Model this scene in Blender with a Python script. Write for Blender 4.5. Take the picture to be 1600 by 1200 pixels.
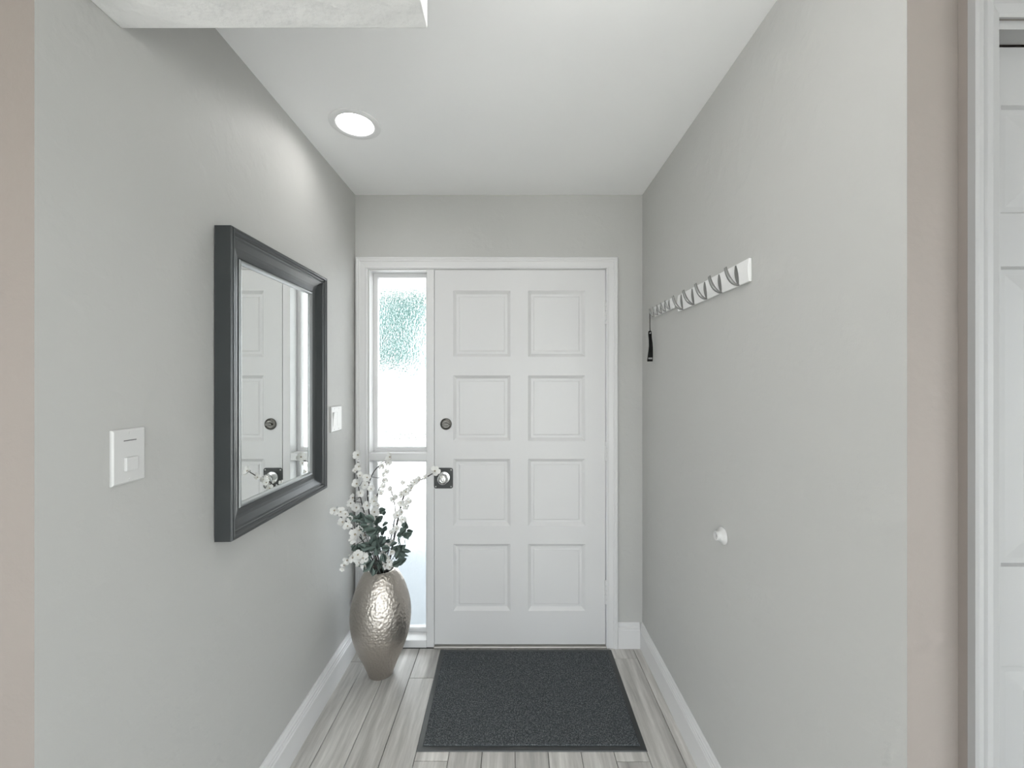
import bpy, bmesh, math, random
from mathutils import Vector, Matrix

# ------------------------------------------------------------------ start
for o in list(bpy.data.objects):
    bpy.data.objects.remove(o, do_unlink=True)
S = bpy.context.scene
COL = S.collection
PI = math.pi

# ------------------------------------------------------------------ camera
CAM_H = 1.427          # eye height above the floor
F = 640.0              # focal length in pixels of the 1600 px wide frame
cam_data = bpy.data.cameras.new('camera')
cam = bpy.data.objects.new('camera', cam_data)
COL.objects.link(cam)
cam.location = (0, 0, CAM_H)
cam.rotation_euler = (PI / 2, 0, 0)
cam_data.sensor_width = 36.0
cam_data.lens = F / 1600 * 36
cam_data.shift_x = -1 / 1600
cam_data.shift_y = -2 / 1600
cam_data.clip_start = 0.02
S.camera = cam

# ------------------------------------------------------------------ world, sun, exposure
world = bpy.data.worlds.new('sky')
S.world = world
world.use_nodes = True
bg = world.node_tree.nodes['Background']
bg.inputs['Color'].default_value = (0.93, 0.965, 1.0, 1)
bg.inputs['Strength'].default_value = 3.2

sun_data = bpy.data.lights.new('sun', 'SUN')
sun_data.energy = 9.0
sun_data.angle = 0.01
sun_data.color = (1.0, 0.96, 0.9)
sun = bpy.data.objects.new('sun', sun_data)
COL.objects.link(sun)
sun.rotation_euler = (math.radians(-28), math.radians(-14), 0)   # high, from the street side
sun.location = (0, 6, 12)

def portal(name, loc, rot, sx, sy):
    d = bpy.data.lights.new(name, 'AREA')
    d.shape = 'RECTANGLE'; d.size = sx; d.size_y = sy
    d.cycles.is_portal = True
    o = bpy.data.objects.new(name, d)
    COL.objects.link(o)
    o.location = loc; o.rotation_euler = rot
    return o
portal('sidelight_portal', (-0.612, 2.40, 1.05), (-PI / 2, 0, 0), 0.34, 2.1)
portal('right_window_portal', (2.56, -1.6, 1.06), (0, PI / 2, 0), 2.1, 2.5)
portal('rear_window_portal', (0.25, -3.16, 1.12), (PI / 2, 0, 0), 3.5, 2.2)
portal('left_window_portal', (-2.56, -1.6, 1.06), (0, -PI / 2, 0), 2.1, 2.5)

S.view_settings.view_transform = 'Standard'
S.view_settings.look = 'None'
S.view_settings.gamma = 1.0
S.view_settings.use_curve_mapping = False
S.view_settings.exposure = 0.88
S.cycles.use_denoising = True
S.cycles.max_bounces = 12
S.cycles.diffuse_bounces = 8
S.cycles.glossy_bounces = 6
S.cycles.transmission_bounces = 8
S.cycles.transparent_max_bounces = 8
S.cycles.sample_clamp_indirect = 6.0
S.cycles.caustics_reflective = False

# ------------------------------------------------------------------ materials
MATS = {}
def mat(name, color, rough=0.5, metal=0.0, spec=0.5, bump=None, **kw):
    m = bpy.data.materials.new(name)
    m.use_nodes = True
    nt = m.node_tree
    b = nt.nodes['Principled BSDF']
    b.inputs['Base Color'].default_value = (*color, 1)
    b.inputs['Roughness'].default_value = rough
    b.inputs['Metallic'].default_value = metal
    b.inputs['Specular IOR Level'].default_value = spec
    if bump:
        scale, strength, dist = bump
        tc = nt.nodes.new('ShaderNodeTexCoord')
        geo = nt.nodes.new('ShaderNodeNewGeometry')
        n = nt.nodes.new('ShaderNodeTexNoise')
        n.inputs['Scale'].default_value = scale
        n.inputs['Detail'].default_value = 4
        bp = nt.nodes.new('ShaderNodeBump')
        bp.inputs['Strength'].default_value = strength
        bp.inputs['Distance'].default_value = dist
        nt.links.new(geo.outputs['Position'], n.inputs['Vector'])
        nt.links.new(n.outputs['Fac'], bp.inputs['Height'])
        nt.links.new(bp.outputs['Normal'], b.inputs['Normal'])
    MATS[name] = m
    return m

def nodes_of(name):
    nt = MATS[name].node_tree
    return nt, nt.nodes['Principled BSDF']

WALL = (0.478, 0.477, 0.464)
mat('wall_paint', WALL, 0.55, spec=0.35, bump=(38, 0.15, 0.004))
# hand trowelled lumps over the fine roller grain
nt, b = nodes_of('wall_paint')
geo = nt.nodes.new('ShaderNodeNewGeometry')
v = nt.nodes.new('ShaderNodeTexNoise'); v.inputs['Scale'].default_value = 14; v.inputs['Detail'].default_value = 6
rmp = nt.nodes.new('ShaderNodeValToRGB')
rmp.color_ramp.elements[0].position = 0.52; rmp.color_ramp.elements[1].position = 0.72
bp2 = nt.nodes.new('ShaderNodeBump'); bp2.inputs['Strength'].default_value = 0.16; bp2.inputs['Distance'].default_value = 0.006
old = [n for n in nt.nodes if n.type == 'BUMP' and n != bp2][0]
nt.links.new(geo.outputs['Position'], v.inputs['Vector'])
nt.links.new(v.outputs['Fac'], rmp.inputs['Fac'])
nt.links.new(rmp.outputs['Color'], bp2.inputs['Height'])
nt.links.new(old.outputs['Normal'], bp2.inputs['Normal'])
nt.links.new(bp2.outputs['Normal'], b.inputs['Normal'])

mat('room_beige_darkened', (0.238, 0.209, 0.193), 0.55, spec=0.35, bump=(38, 0.35, 0.004))  # beige darkened to offset the strong light from the room
mat('ceiling_paint', (0.91, 0.91, 0.91), 0.7, spec=0.2, bump=(30, 0.08, 0.003))
mat('soffit_texture', (0.77, 0.77, 0.765), 0.75, spec=0.2, bump=(22, 0.55, 0.012))
mat('trim_white', (0.67, 0.667, 0.67), 0.35, spec=0.45, bump=(60, 0.05, 0.001))
mat('closet_white_darkened', (0.32, 0.32, 0.32), 0.4, spec=0.4, bump=(45, 0.06, 0.0015))  # white darkened to grey to offset the strong room light
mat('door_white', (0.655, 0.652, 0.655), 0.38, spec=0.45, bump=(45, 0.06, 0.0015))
mat('plastic_white', (0.60, 0.60, 0.595), 0.3, spec=0.5, bump=(200, 0.02, 0.0005))
mat('rail_white', (0.80, 0.80, 0.80), 0.35, spec=0.4, bump=(200, 0.02, 0.0005))
mat('mirror_frame', (0.032, 0.036, 0.038), 0.3, spec=0.6, bump=(90, 0.05, 0.0006))
mat('mirror_bead', (0.30, 0.31, 0.312), 0.28, metal=0.7, spec=0.6, bump=(90, 0.03, 0.0005))
mat('mirror_glass', (0.90, 0.92, 0.91), 0.0, metal=1.0)
mat('nickel', (0.52, 0.51, 0.50), 0.3, metal=1.0, bump=(300, 0.02, 0.0003))
mat('chrome', (0.72, 0.72, 0.71), 0.2, metal=1.0)
mat('dark_metal', (0.045, 0.047, 0.047), 0.35, metal=0.6, bump=(150, 0.05, 0.0005))
mat('aged_nickel', (0.13, 0.125, 0.115), 0.35, metal=1.0, bump=(150, 0.05, 0.0005))
mat('hook_grey', (0.24, 0.24, 0.235), 0.35, metal=0.7, bump=(150, 0.03, 0.0005))
mat('slot_dark', (0.10, 0.10, 0.10), 0.6)
mat('black_plastic', (0.004, 0.004, 0.004), 0.5, spec=0.15, bump=(150, 0.05, 0.0005))
mat('label_grey', (0.28, 0.28, 0.28), 0.5)
mat('threshold_metal', (0.42, 0.40, 0.375), 0.4, metal=0.5, bump=(60, 0.1, 0.001))
mat('rubber', (0.035, 0.038, 0.040), 0.32, spec=0.6, bump=(120, 0.1, 0.0008))
mat('subfloor', (0.055, 0.05, 0.045), 0.8, bump=(20, 0.1, 0.002))
mat('twig_bark', (0.035, 0.030, 0.028), 0.7, bump=(300, 0.4, 0.001))
mat('petal', (0.74, 0.735, 0.715), 0.7, bump=(120, 0.15, 0.001))
mat('stamen', (0.38, 0.33, 0.25), 0.7)
mat('leaf_green', (0.135, 0.180, 0.160), 0.6, bump=(140, 0.3, 0.0015))
mat('concrete', (0.52, 0.52, 0.52), 0.8, bump=(8, 0.2, 0.01))
mat('gravel', (0.50, 0.49, 0.47), 0.9, bump=(12, 0.5, 0.03))
mat('foliage', (0.055, 0.14, 0.128), 0.8, bump=(3, 0.8, 0.15))
mat('hedge_leaf', (0.075, 0.10, 0.085), 0.8, bump=(12, 0.8, 0.05))
mat('bark', (0.14, 0.11, 0.09), 0.9, bump=(6, 0.8, 0.05))
mat('porch_shade_tint', (0.24, 0.265, 0.29), 0.7, bump=(8, 0.2, 0.01))  # shade under the porch roof put into the colour as dark slate blue
mat('stucco', (0.7, 0.69, 0.67), 0.8, bump=(30, 0.4, 0.006))
mat('closet_dark', (0.05, 0.05, 0.05), 0.8)  # darkness inside the closet put into the backing's colour
for pm in ('petal', 'leaf_green'):
    nt, b = nodes_of(pm)
    out = nt.nodes['Material Output']
    tr = nt.nodes.new('ShaderNodeBsdfTranslucent')
    tr.inputs['Color'].default_value = b.inputs['Base Color'].default_value
    mx = nt.nodes.new('ShaderNodeMixShader'); mx.inputs[0].default_value = 0.12
    nt.links.new(b.outputs[0], mx.inputs[1]); nt.links.new(tr.outputs[0], mx.inputs[2])
    nt.links.new(mx.outputs[0], out.inputs['Surface'])

# emissive lamp lens
def emit(name, color, strength):
    m = bpy.data.materials.new(name); m.use_nodes = True
    nt = m.node_tree
    b = nt.nodes['Principled BSDF']
    b.inputs['Base Color'].default_value = (0.8, 0.8, 0.8, 1)
    b.inputs['Emission Color'].default_value = (*color, 1)
    b.inputs['Emission Strength'].default_value = strength
    MATS[name] = m
emit('downlight_lens', (1.0, 0.985, 0.96), 24.0)
emit('warm_diffuser', (1.0, 0.80, 0.62), 5.0)
emit('hall_fill_diffuser', (1.0, 0.99, 0.975), 6.5)  # glow of the added fill lamp at the hall mouth

# grey wood plank
m = mat('plank_wood', (0.4, 0.38, 0.36), 0.34, spec=0.45)
nt, b = nodes_of('plank_wood')
geo = nt.nodes.new('ShaderNodeNewGeometry')
oi = nt.nodes.new('ShaderNodeObjectInfo')
mul = nt.nodes.new('ShaderNodeVectorMath'); mul.operation = 'MULTIPLY'
mul.inputs[1].default_value = (24, 1.8, 1)
addv = nt.nodes.new('ShaderNodeVectorMath'); addv.operation = 'ADD'
sc = nt.nodes.new('ShaderNodeMath'); sc.operation = 'MULTIPLY'; sc.inputs[1].default_value = 60
nt.links.new(oi.outputs['Random'], sc.inputs[0])
nt.links.new(geo.outputs['Position'], mul.inputs[0])
nt.links.new(mul.outputs[0], addv.inputs[0]); nt.links.new(sc.outputs[0], addv.inputs[1])
n1 = nt.nodes.new('ShaderNodeTexNoise'); n1.inputs['Scale'].default_value = 1.0; n1.inputs['Detail'].default_value = 5; n1.inputs['Roughness'].default_value = 0.65
nt.links.new(addv.outputs[0], n1.inputs['Vector'])
cr = nt.nodes.new('ShaderNodeValToRGB')
e = cr.color_ramp.elements
e[0].position = 0.30; e[0].color = (0.33, 0.315, 0.30, 1)
e[1].position = 0.72; e[1].color = (0.74, 0.72, 0.69, 1)
e2 = cr.color_ramp.elements.new(0.5); e2.color = (0.50, 0.485, 0.462, 1)
nt.links.new(n1.outputs['Fac'], cr.inputs['Fac'])
mr = nt.nodes.new('ShaderNodeMapRange'); mr.inputs['To Min'].default_value = 0.82; mr.inputs['To Max'].default_value = 1.15
nt.links.new(oi.outputs['Random'], mr.inputs['Value'])
vm = nt.nodes.new('ShaderNodeVectorMath'); vm.operation = 'SCALE'
nt.links.new(cr.outputs['Color'], vm.inputs[0]); nt.links.new(mr.outputs[0], vm.inputs['Scale'])
nt.links.new(vm.outputs[0], b.inputs['Base Color'])
bp = nt.nodes.new('ShaderNodeBump'); bp.inputs['Strength'].default_value = 0.12; bp.inputs['Distance'].default_value = 0.001
nt.links.new(n1.outputs['Fac'], bp.inputs['Height']); nt.links.new(bp.outputs[0], b.inputs['Normal'])

# looped charcoal mat pile
m = mat('mat_pile', (0.05, 0.05, 0.05), 0.9, spec=0.1)
nt, b = nodes_of('mat_pile')
geo = nt.nodes.new('ShaderNodeNewGeometry')
n1 = nt.nodes.new('ShaderNodeTexNoise'); n1.inputs['Scale'].default_value = 210; n1.inputs['Detail'].default_value = 3
nt.links.new(geo.outputs['Position'], n1.inputs['Vector'])
cr = nt.nodes.new('ShaderNodeValToRGB')
e = cr.color_ramp.elements
e[0].position = 0.36; e[0].color = (0.042, 0.047, 0.051, 1)
e[1].position = 0.68; e[1].color = (0.175, 0.185, 0.193, 1)
e2 = cr.color_ramp.elements.new(0.52); e2.color = (0.080, 0.088, 0.094, 1)
nt.links.new(n1.outputs['Fac'], cr.inputs['Fac']); nt.links.new(cr.outputs['Color'], b.inputs['Base Color'])
bp = nt.nodes.new('ShaderNodeBump'); bp.inputs['Strength'].default_value = 0.9; bp.inputs['Distance'].default_value = 0.004
nt.links.new(n1.outputs['Fac'], bp.inputs['Height']); nt.links.new(bp.outputs[0], b.inputs['Normal'])

# hammered champagne metal
m = mat('hammered_metal', (0.545, 0.50, 0.455), 0.40, metal=1.0)
nt, b = nodes_of('hammered_metal')
tc = nt.nodes.new('ShaderNodeTexCoord')
vo = nt.nodes.new('ShaderNodeTexVoronoi'); vo.inputs['Scale'].default_value = 95
vo.feature = 'SMOOTH_F1'
nt.links.new(tc.outputs['Object'], vo.inputs['Vector'])
bp = nt.nodes.new('ShaderNodeBump'); bp.inputs['Strength'].default_value = 0.75; bp.inputs['Distance'].default_value = 0.004
nt.links.new(vo.outputs['Distance'], bp.inputs['Height']); nt.links.new(bp.outputs[0], b.inputs['Normal'])

# rain-textured glass: clear sheet with a rippled face
def glass(name, ripple):
    m = bpy.data.materials.new(name); m.use_nodes = True
    nt = m.node_tree
    nt.nodes.remove(nt.nodes['Principled BSDF'])
    out = nt.nodes['Material Output']
    tr = nt.nodes.new('ShaderNodeBsdfTransparent'); tr.inputs['Color'].default_value = (0.97, 0.985, 0.985, 1) if ripple else (0.97, 0.99, 0.99, 1)
    gl = nt.nodes.new('ShaderNodeBsdfGlossy'); gl.inputs['Roughness'].default_value = 0.08
    gl.inputs['Color'].default_value = (1, 1, 1, 1)
    mx = nt.nodes.new('ShaderNodeMixShader')
    if ripple:
        geo = nt.nodes.new('ShaderNodeNewGeometry')
        mp = nt.nodes.new('ShaderNodeVectorMath'); mp.operation = 'MULTIPLY'; mp.inputs[1].default_value = (125, 125, 60)
        nz = nt.nodes.new('ShaderNodeTexNoise'); nz.inputs['Scale'].default_value = 1; nz.inputs['Detail'].default_value = 2
        nt.links.new(geo.outputs['Position'], mp.inputs[0]); nt.links.new(mp.outputs[0], nz.inputs['Vector'])
        bp = nt.nodes.new('ShaderNodeBump'); bp.inputs['Strength'].default_value = 1.0; bp.inputs['Distance'].default_value = 0.009
        nt.links.new(nz.outputs['Fac'], bp.inputs['Height'])
        rf = nt.nodes.new('ShaderNodeBsdfRefraction'); rf.inputs['IOR'].default_value = 1.12; rf.inputs['Roughness'].default_value = 0.02
        rf.inputs['Color'].default_value = (0.97, 0.985, 0.985, 1)
        nt.links.new(bp.outputs[0], rf.inputs['Normal']); nt.links.new(bp.outputs[0], gl.inputs['Normal'])
        m2 = nt.nodes.new('ShaderNodeMixShader'); m2.inputs[0].default_value = 0.72
        nt.links.new(tr.outputs[0], m2.inputs[1]); nt.links.new(rf.outputs[0], m2.inputs[2])
        base = m2
    else:
        base = tr
    mx.inputs[0].default_value = 0.05
    nt.links.new(base.outputs[0], mx.inputs[1]); nt.links.new(gl.outputs[0], mx.inputs[2])
    nt.links.new(mx.outputs[0], out.inputs['Surface'])
    MATS[name] = m
glass('rain_glass', True)
glass('clear_glass', False)

# ------------------------------------------------------------------ helpers
WLOC = {}
def at(x, y, Y):
    """point seen at pixel (x, y) standing Y metres in front of the camera"""
    return Vector(((x - 801) * Y / F, Y, CAM_H - (y - 598) * Y / F))

def props(o, label=None, cat=None, group=None, kind=None):
    if label: o['label'] = label
    if cat: o['category'] = cat
    if group: o['group'] = group
    if kind: o['kind'] = kind
    return o

def thing(name, loc, label, cat, group=None, kind=None):
    o = bpy.data.objects.new(name, None)
    o.empty_display_size = 0.05
    COL.objects.link(o)
    o.location = loc
    WLOC[o.name] = Vector(loc)
    return props(o, label, cat, group, kind)

def link(name, me, parent=None, loc=(0, 0, 0)):
    o = bpy.data.objects.new(name, me)
    COL.objects.link(o)
    loc = Vector(loc)
    WLOC[o.name] = loc.copy()
    if parent is not None:
        o.parent = parent
        loc = loc - WLOC[parent.name]
    o.location = loc
    return o

def obj(name, bm, material, parent=None, smooth=False, bevel=0.0, mats=None, segs=2, origin=None):
    """one mesh object from world-space bmesh, origin at its bounding-box centre"""
    bmesh.ops.recalc_face_normals(bm, faces=bm.faces)
    lo = Vector([min(v.co[i] for v in bm.verts) for i in range(3)])
    hi = Vector([max(v.co[i] for v in bm.verts) for i in range(3)])
    c = Vector(origin) if origin is not None else (lo + hi) / 2
    for v in bm.verts: v.co -= c
    me = bpy.data.meshes.new(name)
    bm.to_mesh(me); bm.free()
    for mm in (mats or [material]): me.materials.append(MATS[mm])
    if smooth:
        for p in me.polygons: p.use_smooth = True
        try: me.set_sharp_from_angle(angle=math.radians(38))
        except Exception: pass
    o = link(name, me, parent, c)
    if bevel:
        md = o.modifiers.new('bevel', 'BEVEL'); md.width = bevel; md.segments = segs; md.limit_method = 'ANGLE'
        md.angle_limit = math.radians(35); md.harden_normals = False
    return o

def box(bm, x0, x1, y0, y1, z0, z1):
    vs = [bm.verts.new((x, y, z)) for x in (x0, x1) for y in (y0, y1) for z in (z0, z1)]
    for f in ((0, 1, 3, 2), (4, 6, 7, 5), (0, 4, 5, 1), (2, 3, 7, 6), (0, 2, 6, 4), (1, 5, 7, 3)):
        bm.faces.new([vs[i] for i in f])

def nb(*boxes):
    bm = bmesh.new()
    for b_ in boxes: box(bm, *b_)
    return bm

def lathe(bm, prof, c, axis=(0, 0, 1), n=32, mi=0):
    """prof: (radius, height) along axis from point c"""
    ax = Vector(axis).normalized()
    t = Vector((0, 0, 1)) if abs(ax.z) < 0.9 else Vector((1, 0, 0))
    u = ax.cross(t).normalized(); w = ax.cross(u)
    c = Vector(c)
    rings = []
    for r, h in prof:
        if r < 1e-6: rings.append([bm.verts.new(c + ax * h)])
        else: rings.append([bm.verts.new(c + ax * h + (u * math.cos(2 * PI * i / n) + w * math.sin(2 * PI * i / n)) * r) for i in range(n)])
    for a, b_ in zip(rings, rings[1:]):
        for i in range(n):
            j = (i + 1) % n
            if len(a) == 1 and len(b_) == 1: continue
            if len(a) == 1: f = bm.faces.new([a[0], b_[i], b_[j]])
            elif len(b_) == 1: f = bm.faces.new([a[i], a[j], b_[0]])
            else: f = bm.faces.new([a[i], a[j], b_[j], b_[i]])
            f.material_index = mi

def tube(bm, pts, radii, n=6):
    pts = [Vector(p) for p in pts]
    rings = []
    for i, p in enumerate(pts):
        d = (pts[min(i + 1, len(pts) - 1)] - pts[max(i - 1, 0)]).normalized()
        t = Vector((0, 1, 0)) if abs(d.y) < 0.9 else Vector((1, 0, 0))
        u = d.cross(t).normalized(); w = d.cross(u)
        r = radii[i] if isinstance(radii, (list, tuple)) else radii
        rings.append([bm.verts.new(p + (u * math.cos(2 * PI * k / n) + w * math.sin(2 * PI * k / n)) * r) for k in range(n)])
    for a, b_ in zip(rings, rings[1:]):
        for k in range(n):
            bm.faces.new([a[k], a[(k + 1) % n], b_[(k + 1) % n], b_[k]])
    bm.faces.new(rings[0][::-1]); bm.faces.new(rings[-1])

def extrude_poly(bm, poly, fn0, fn1):
    a = [bm.verts.new(fn0(p)) for p in poly]; b_ = [bm.verts.new(fn1(p)) for p in poly]
    n = len(poly)
    for i in range(n):
        bm.faces.new([a[i], a[(i + 1) % n], b_[(i + 1) % n], b_[i]])
    bm.faces.new(a[::-1]); bm.faces.new(b_)

def frame_sweep(bm, rect, prof, mp, closed=True):
    """profile (t inward, d outward) around a rectangle (a0,b0,a1,b1), mitred; mp(a,b,d)->xyz"""
    a0, b0, a1, b1 = rect
    def corners(t):
        if closed: return [(a0 + t, b0 + t), (a1 - t, b0 + t), (a1 - t, b1 - t), (a0 + t, b1 - t)]
        return [(a0 + t, b0), (a0 + t, b1 - t), (a1 - t, b1 - t), (a1 - t, b0)]
    rings = [[bm.verts.new(mp(a, b_, d)) for a, b_ in corners(t)] for t, d in prof]
    m_ = len(prof)
    for i in range(m_):
        r0, r1 = rings[i], rings[(i + 1) % m_]
        for k in range(4 if closed else 3):
            j = (k + 1) % 4
            bm.faces.new([r0[k], r0[j], r1[j], r1[k]])
    if not closed:
        bm.faces.new([r[0] for r in rings]); bm.faces.new([r[3] for r in rings][::-1])

def strip(bm, prof, fn, s0, s1):
    """straight moulding: closed profile (p,q) extruded from s0 to s1; fn(p,q,s)->xyz"""
    extrude_poly(bm, prof, lambda p: fn(p[0], p[1], s0), lambda p: fn(p[0], p[1], s1))

def struct(name, bm, material, label, cat, parent=None, **kw):
    o = obj(name, bm, material, parent, **kw)
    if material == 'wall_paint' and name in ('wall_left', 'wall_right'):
        # the hall wall's end takes the beige darkened against the strong room light
        o.data.materials.append(MATS['room_beige_darkened'])
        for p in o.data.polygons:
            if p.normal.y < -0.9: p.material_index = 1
    if parent is None: props(o, label, cat, kind='structure')
    return o

# ------------------------------------------------------------------ dimensions
XL, XR = -0.85, 0.70        # hall walls
YB = 2.211                  # end wall with the entry door
YE = 0.728                  # where the hall opens into the room
HC = 2.44                   # ceiling
RX0, RX1, RY0 = -2.4, 2.4, -3.0

# ------------------------------------------------------------------ floor and planks
floor = struct('floor', nb((RX0 - .1, RX1 + .1, RY0 - .1, 2.36, -0.15, -0.007)), 'subfloor',
               'grey wood plank floor running towards the white entry door', 'floor')
random.seed(4)
PW, X0 = 0.1272, 0.0095
known = {-7: 2.095, -6: 1.02, -5: 1.31, -4: 1.979, -3: 1.545, -2: 0.95, -1: 1.35, 0: 0.80, 1: 1.22, 2: 1.75, 3: 1.543, 4: 0.90, 5: 1.30}
for k in range(-20, 20):
    xa, xb = X0 + PW * k, X0 + PW * (k + 1)
    xa, xb = max(xa, RX0), min(xb, RX1)
    if xb - xa < 0.01: continue
    inside = xb > XL + 0.01 and xa < XR - 0.01
    j0 = known.get(k, random.uniform(0, 1.2))
    joints = sorted(j0 + 1.22 * q for q in range(-6, 3))
    def run(a, b_, y0, y1):
        cuts = [y0] + [j for j in joints if y0 + 0.03 < j < y1 - 0.03] + [y1]
        for p, q in zip(cuts, cuts[1:]):
            g = 0.0012
            bm = nb((a + g, b_ - g, p + g, q - g, -0.007, 0.0))
            bmesh.ops.bevel(bm, geom=[e_ for e_ in bm.edges if all(v.co.z > -0.001 for v in e_.verts)], offset=0.0007, segments=1, affect='EDGES')
            obj('plank', bm, 'plank_wood', floor)
    if inside and xa >= XL and xb <= XR: run(xa, xb, RY0, 2.20)
    else:
        run(xa, xb, RY0, 0.71)
        if inside: run(max(xa, XL), min(xb, XR), 0.71, 2.20)

# ------------------------------------------------------------------ walls
struct('wall_left', nb((-0.97, XL, YE, YB, 0, HC)), 'wall_paint', 'grey painted hall wall carrying the dark framed mirror', 'wall')
struct('wall_right', nb((XR, 0.7906, 0.727, YB, 0, HC)), 'wall_paint', 'grey painted hall wall carrying the white hook rails', 'wall')
OX0, OX1, OZ = -0.777, 0.506, 2.038      # opening for the entry unit
struct('wall_back', nb((-0.97, OX0, YB, 2.34, 0, HC), (OX1, 0.80, YB, 2.34, 0, HC), (OX0, OX1, YB, 2.34, OZ, HC)), 'wall_paint',
       'grey end wall around the white entry door', 'wall')
struct('wall_front_left', nb((RX0, -0.97, YE, 0.85, 0, HC)), 'room_beige_darkened', 'wall with darkened beige colour turning off at the left edge of the hall', 'wall')
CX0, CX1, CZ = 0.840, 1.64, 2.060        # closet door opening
struct('wall_front_right', nb((0.7906, CX0, 0.712, 0.83, 0, HC), (CX1, RX1, 0.712, 0.83, 0, HC), (CX0, CX1, 0.712, 0.83, CZ, HC)), 'room_beige_darkened',
       'wall with darkened beige colour around the white closet door at the right edge', 'wall')
struct('closet_backing', nb((0.7906, RX1, 0.835, 0.90, 0, HC)), 'closet_dark', 'added dark backing behind the closet door', 'wall')  # added sheet that keeps outside light from the door gaps
GY0, GY1, GZ0, GZ1 = -2.8, -0.4, 0.03, 2.08     # openings for the added, unseen patio doors in both side walls
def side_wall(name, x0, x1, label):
    struct(name, nb((x0, x1, RY0 - .1, GY0, 0, HC), (x0, x1, GY1, 0.83, 0, HC), (x0, x1, GY0, GY1, 0, GZ0), (x0, x1, GY0, GY1, GZ1, HC)), 'room_beige_darkened', label, 'wall')
side_wall('wall_room_left', RX0 - .1, RX0, 'beige side wall of the room left of the viewer around an added glass patio door')
side_wall('wall_room_right', RX1, RX1 + .1, 'beige side wall of the room right of the viewer around an added glass patio door')
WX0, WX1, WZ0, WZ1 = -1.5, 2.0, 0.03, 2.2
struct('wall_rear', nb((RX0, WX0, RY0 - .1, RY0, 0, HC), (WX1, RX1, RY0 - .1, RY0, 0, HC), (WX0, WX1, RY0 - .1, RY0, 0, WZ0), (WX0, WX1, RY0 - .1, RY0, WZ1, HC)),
       'room_beige_darkened', 'beige wall behind the viewer around an added wide glass patio door', 'wall')

# ------------------------------------------------------------------ ceiling with a round hole for the downlight
LX, LY, LR = -0.617, 1.605, 0.082
bm = bmesh.new()
N = 32; q = 0.12
ring = [bm.verts.new((LX + LR * math.cos(2 * PI * i / N), LY + LR * math.sin(2 * PI * i / N), HC)) for i in range(N)]
ring_t = [bm.verts.new((v.co.x, v.co.y, HC + 0.15)) for v in ring]
def sq(i):
    c_, s_ = math.cos(2 * PI * i / N), math.sin(2 * PI * i / N)
    k_ = q / max(abs(c_), abs(s_))
    return (LX + c_ * k_, LY + s_ * k_)
out = [bm.verts.new((*sq(i), HC)) for i in range(N)]
for i in range(N):
    j = (i + 1) % N
    bm.faces.new([ring[i], ring[j], out[j], out[i]])
    bm.faces.new([ring[i], ring_t[i], ring_t[j], ring[j]])
A0, A1, B0, B1 = RX0 - .1, RX1 + .1, RY0 - .1, 2.34
def quad(x0, x1, y0, y1, z): bm.faces.new([bm.verts.new(p) for p in ((x0, y0, z), (x1, y0, z), (x1, y1, z), (x0, y1, z))])
quad(A0, LX - q, B0, B1, HC); quad(LX + q, A1, B0, B1, HC); quad(LX - q, LX + q, B0, LY - q, HC); quad(LX - q, LX + q, LY + q, B1, HC)
quad(A0, A1, B0, B1, HC + 0.15)
for (x0, y0, x1, y1) in ((A0, B0, A1, B0), (A1, B0, A1, B1), (A1, B1, A0, B1), (A0, B1, A0, B0)):
    bm.faces.new([bm.verts.new(p) for p in ((x0, y0, HC), (x1, y1, HC), (x1, y1, HC + .15), (x0, y0, HC + .15))])
struct('ceiling', bm, 'ceiling_paint', 'smooth white ceiling above the entry hall', 'ceiling')
# dropped box under the ceiling at the mouth of the hall
bm = bmesh.new()
foot = [(RX0, -0.8), (-0.185, -0.8), (-0.185, 0.89), (XL, 0.89), (XL, YE), (RX0, YE)]
extrude_poly(bm, foot, lambda p: (p[0], p[1], 2.196), lambda p: (p[0], p[1], HC))
struct('ceiling_soffit', bm, 'soffit_texture', 'rough textured white soffit dropping from the ceiling at top left', 'soffit', bevel=0.003)

# ------------------------------------------------------------------ baseboards
BBP = [(0, 0), (0.016, 0), (0.016, 0.098), (0.0135, 0.103), (0.0135, 0.110), (0.011, 0.113), (0.011, 0.121), (0.008, 0.125), (0.006, 0.133), (0.003, 0.136), (0, 0.136)]
def baseboard(name, fn, s0, s1, label):
    bm = bmesh.new(); strip(bm, BBP, fn, s0, s1)
    struct(name, bm, 'trim_white', label, 'baseboard')
baseboard('baseboard_left', lambda p, q_, s: (XL + p * 1.4, s, q_), YE, YB - 0.001, 'white profiled baseboard along the wall under the mirror')
baseboard('baseboard_right', lambda p, q_, s: (XR - p, s, q_), 0.727, YB - 0.001, 'white profiled baseboard along the wall under the hook rails')
baseboard('baseboard_back', lambda p, q_, s: (s, YB - p, q_), 0.5655, XR - 0.0165, 'short piece of white baseboard right of the entry door')
baseboard('baseboard_front_left', lambda p, q_, s: (s, YE - p, q_), RX0, XL, 'white baseboard on the wall left of the hall mouth')
baseboard('baseboard_rear', lambda p, q_, s: (s, RY0 + p, q_), RX0 + .02, WX0 - 0.02, 'white baseboard beside the added wide glass patio door')

# ------------------------------------------------------------------ entry unit: casing, jambs, sidelight, door
CAS = [(0, 0), (0, 0.016), (0.004, 0.019), (0.010, 0.019), (0.013, 0.0165), (0.020, 0.0165), (0.024, 0.013), (0.048, 0.011), (0.056, 0.0125), (0.060, 0.010), (0.062, 0.007), (0.062, 0)]
bm = bmesh.new()
frame_sweep(bm, (-0.8425, 0.0, 0.5645, 2.101), CAS, lambda a, b_, d: (a, YB - d, b_), closed=False)
struct('trim_1', bm, 'trim_white', 'white moulded casing around the entry door and its sidelight', 'door casing')

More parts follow.
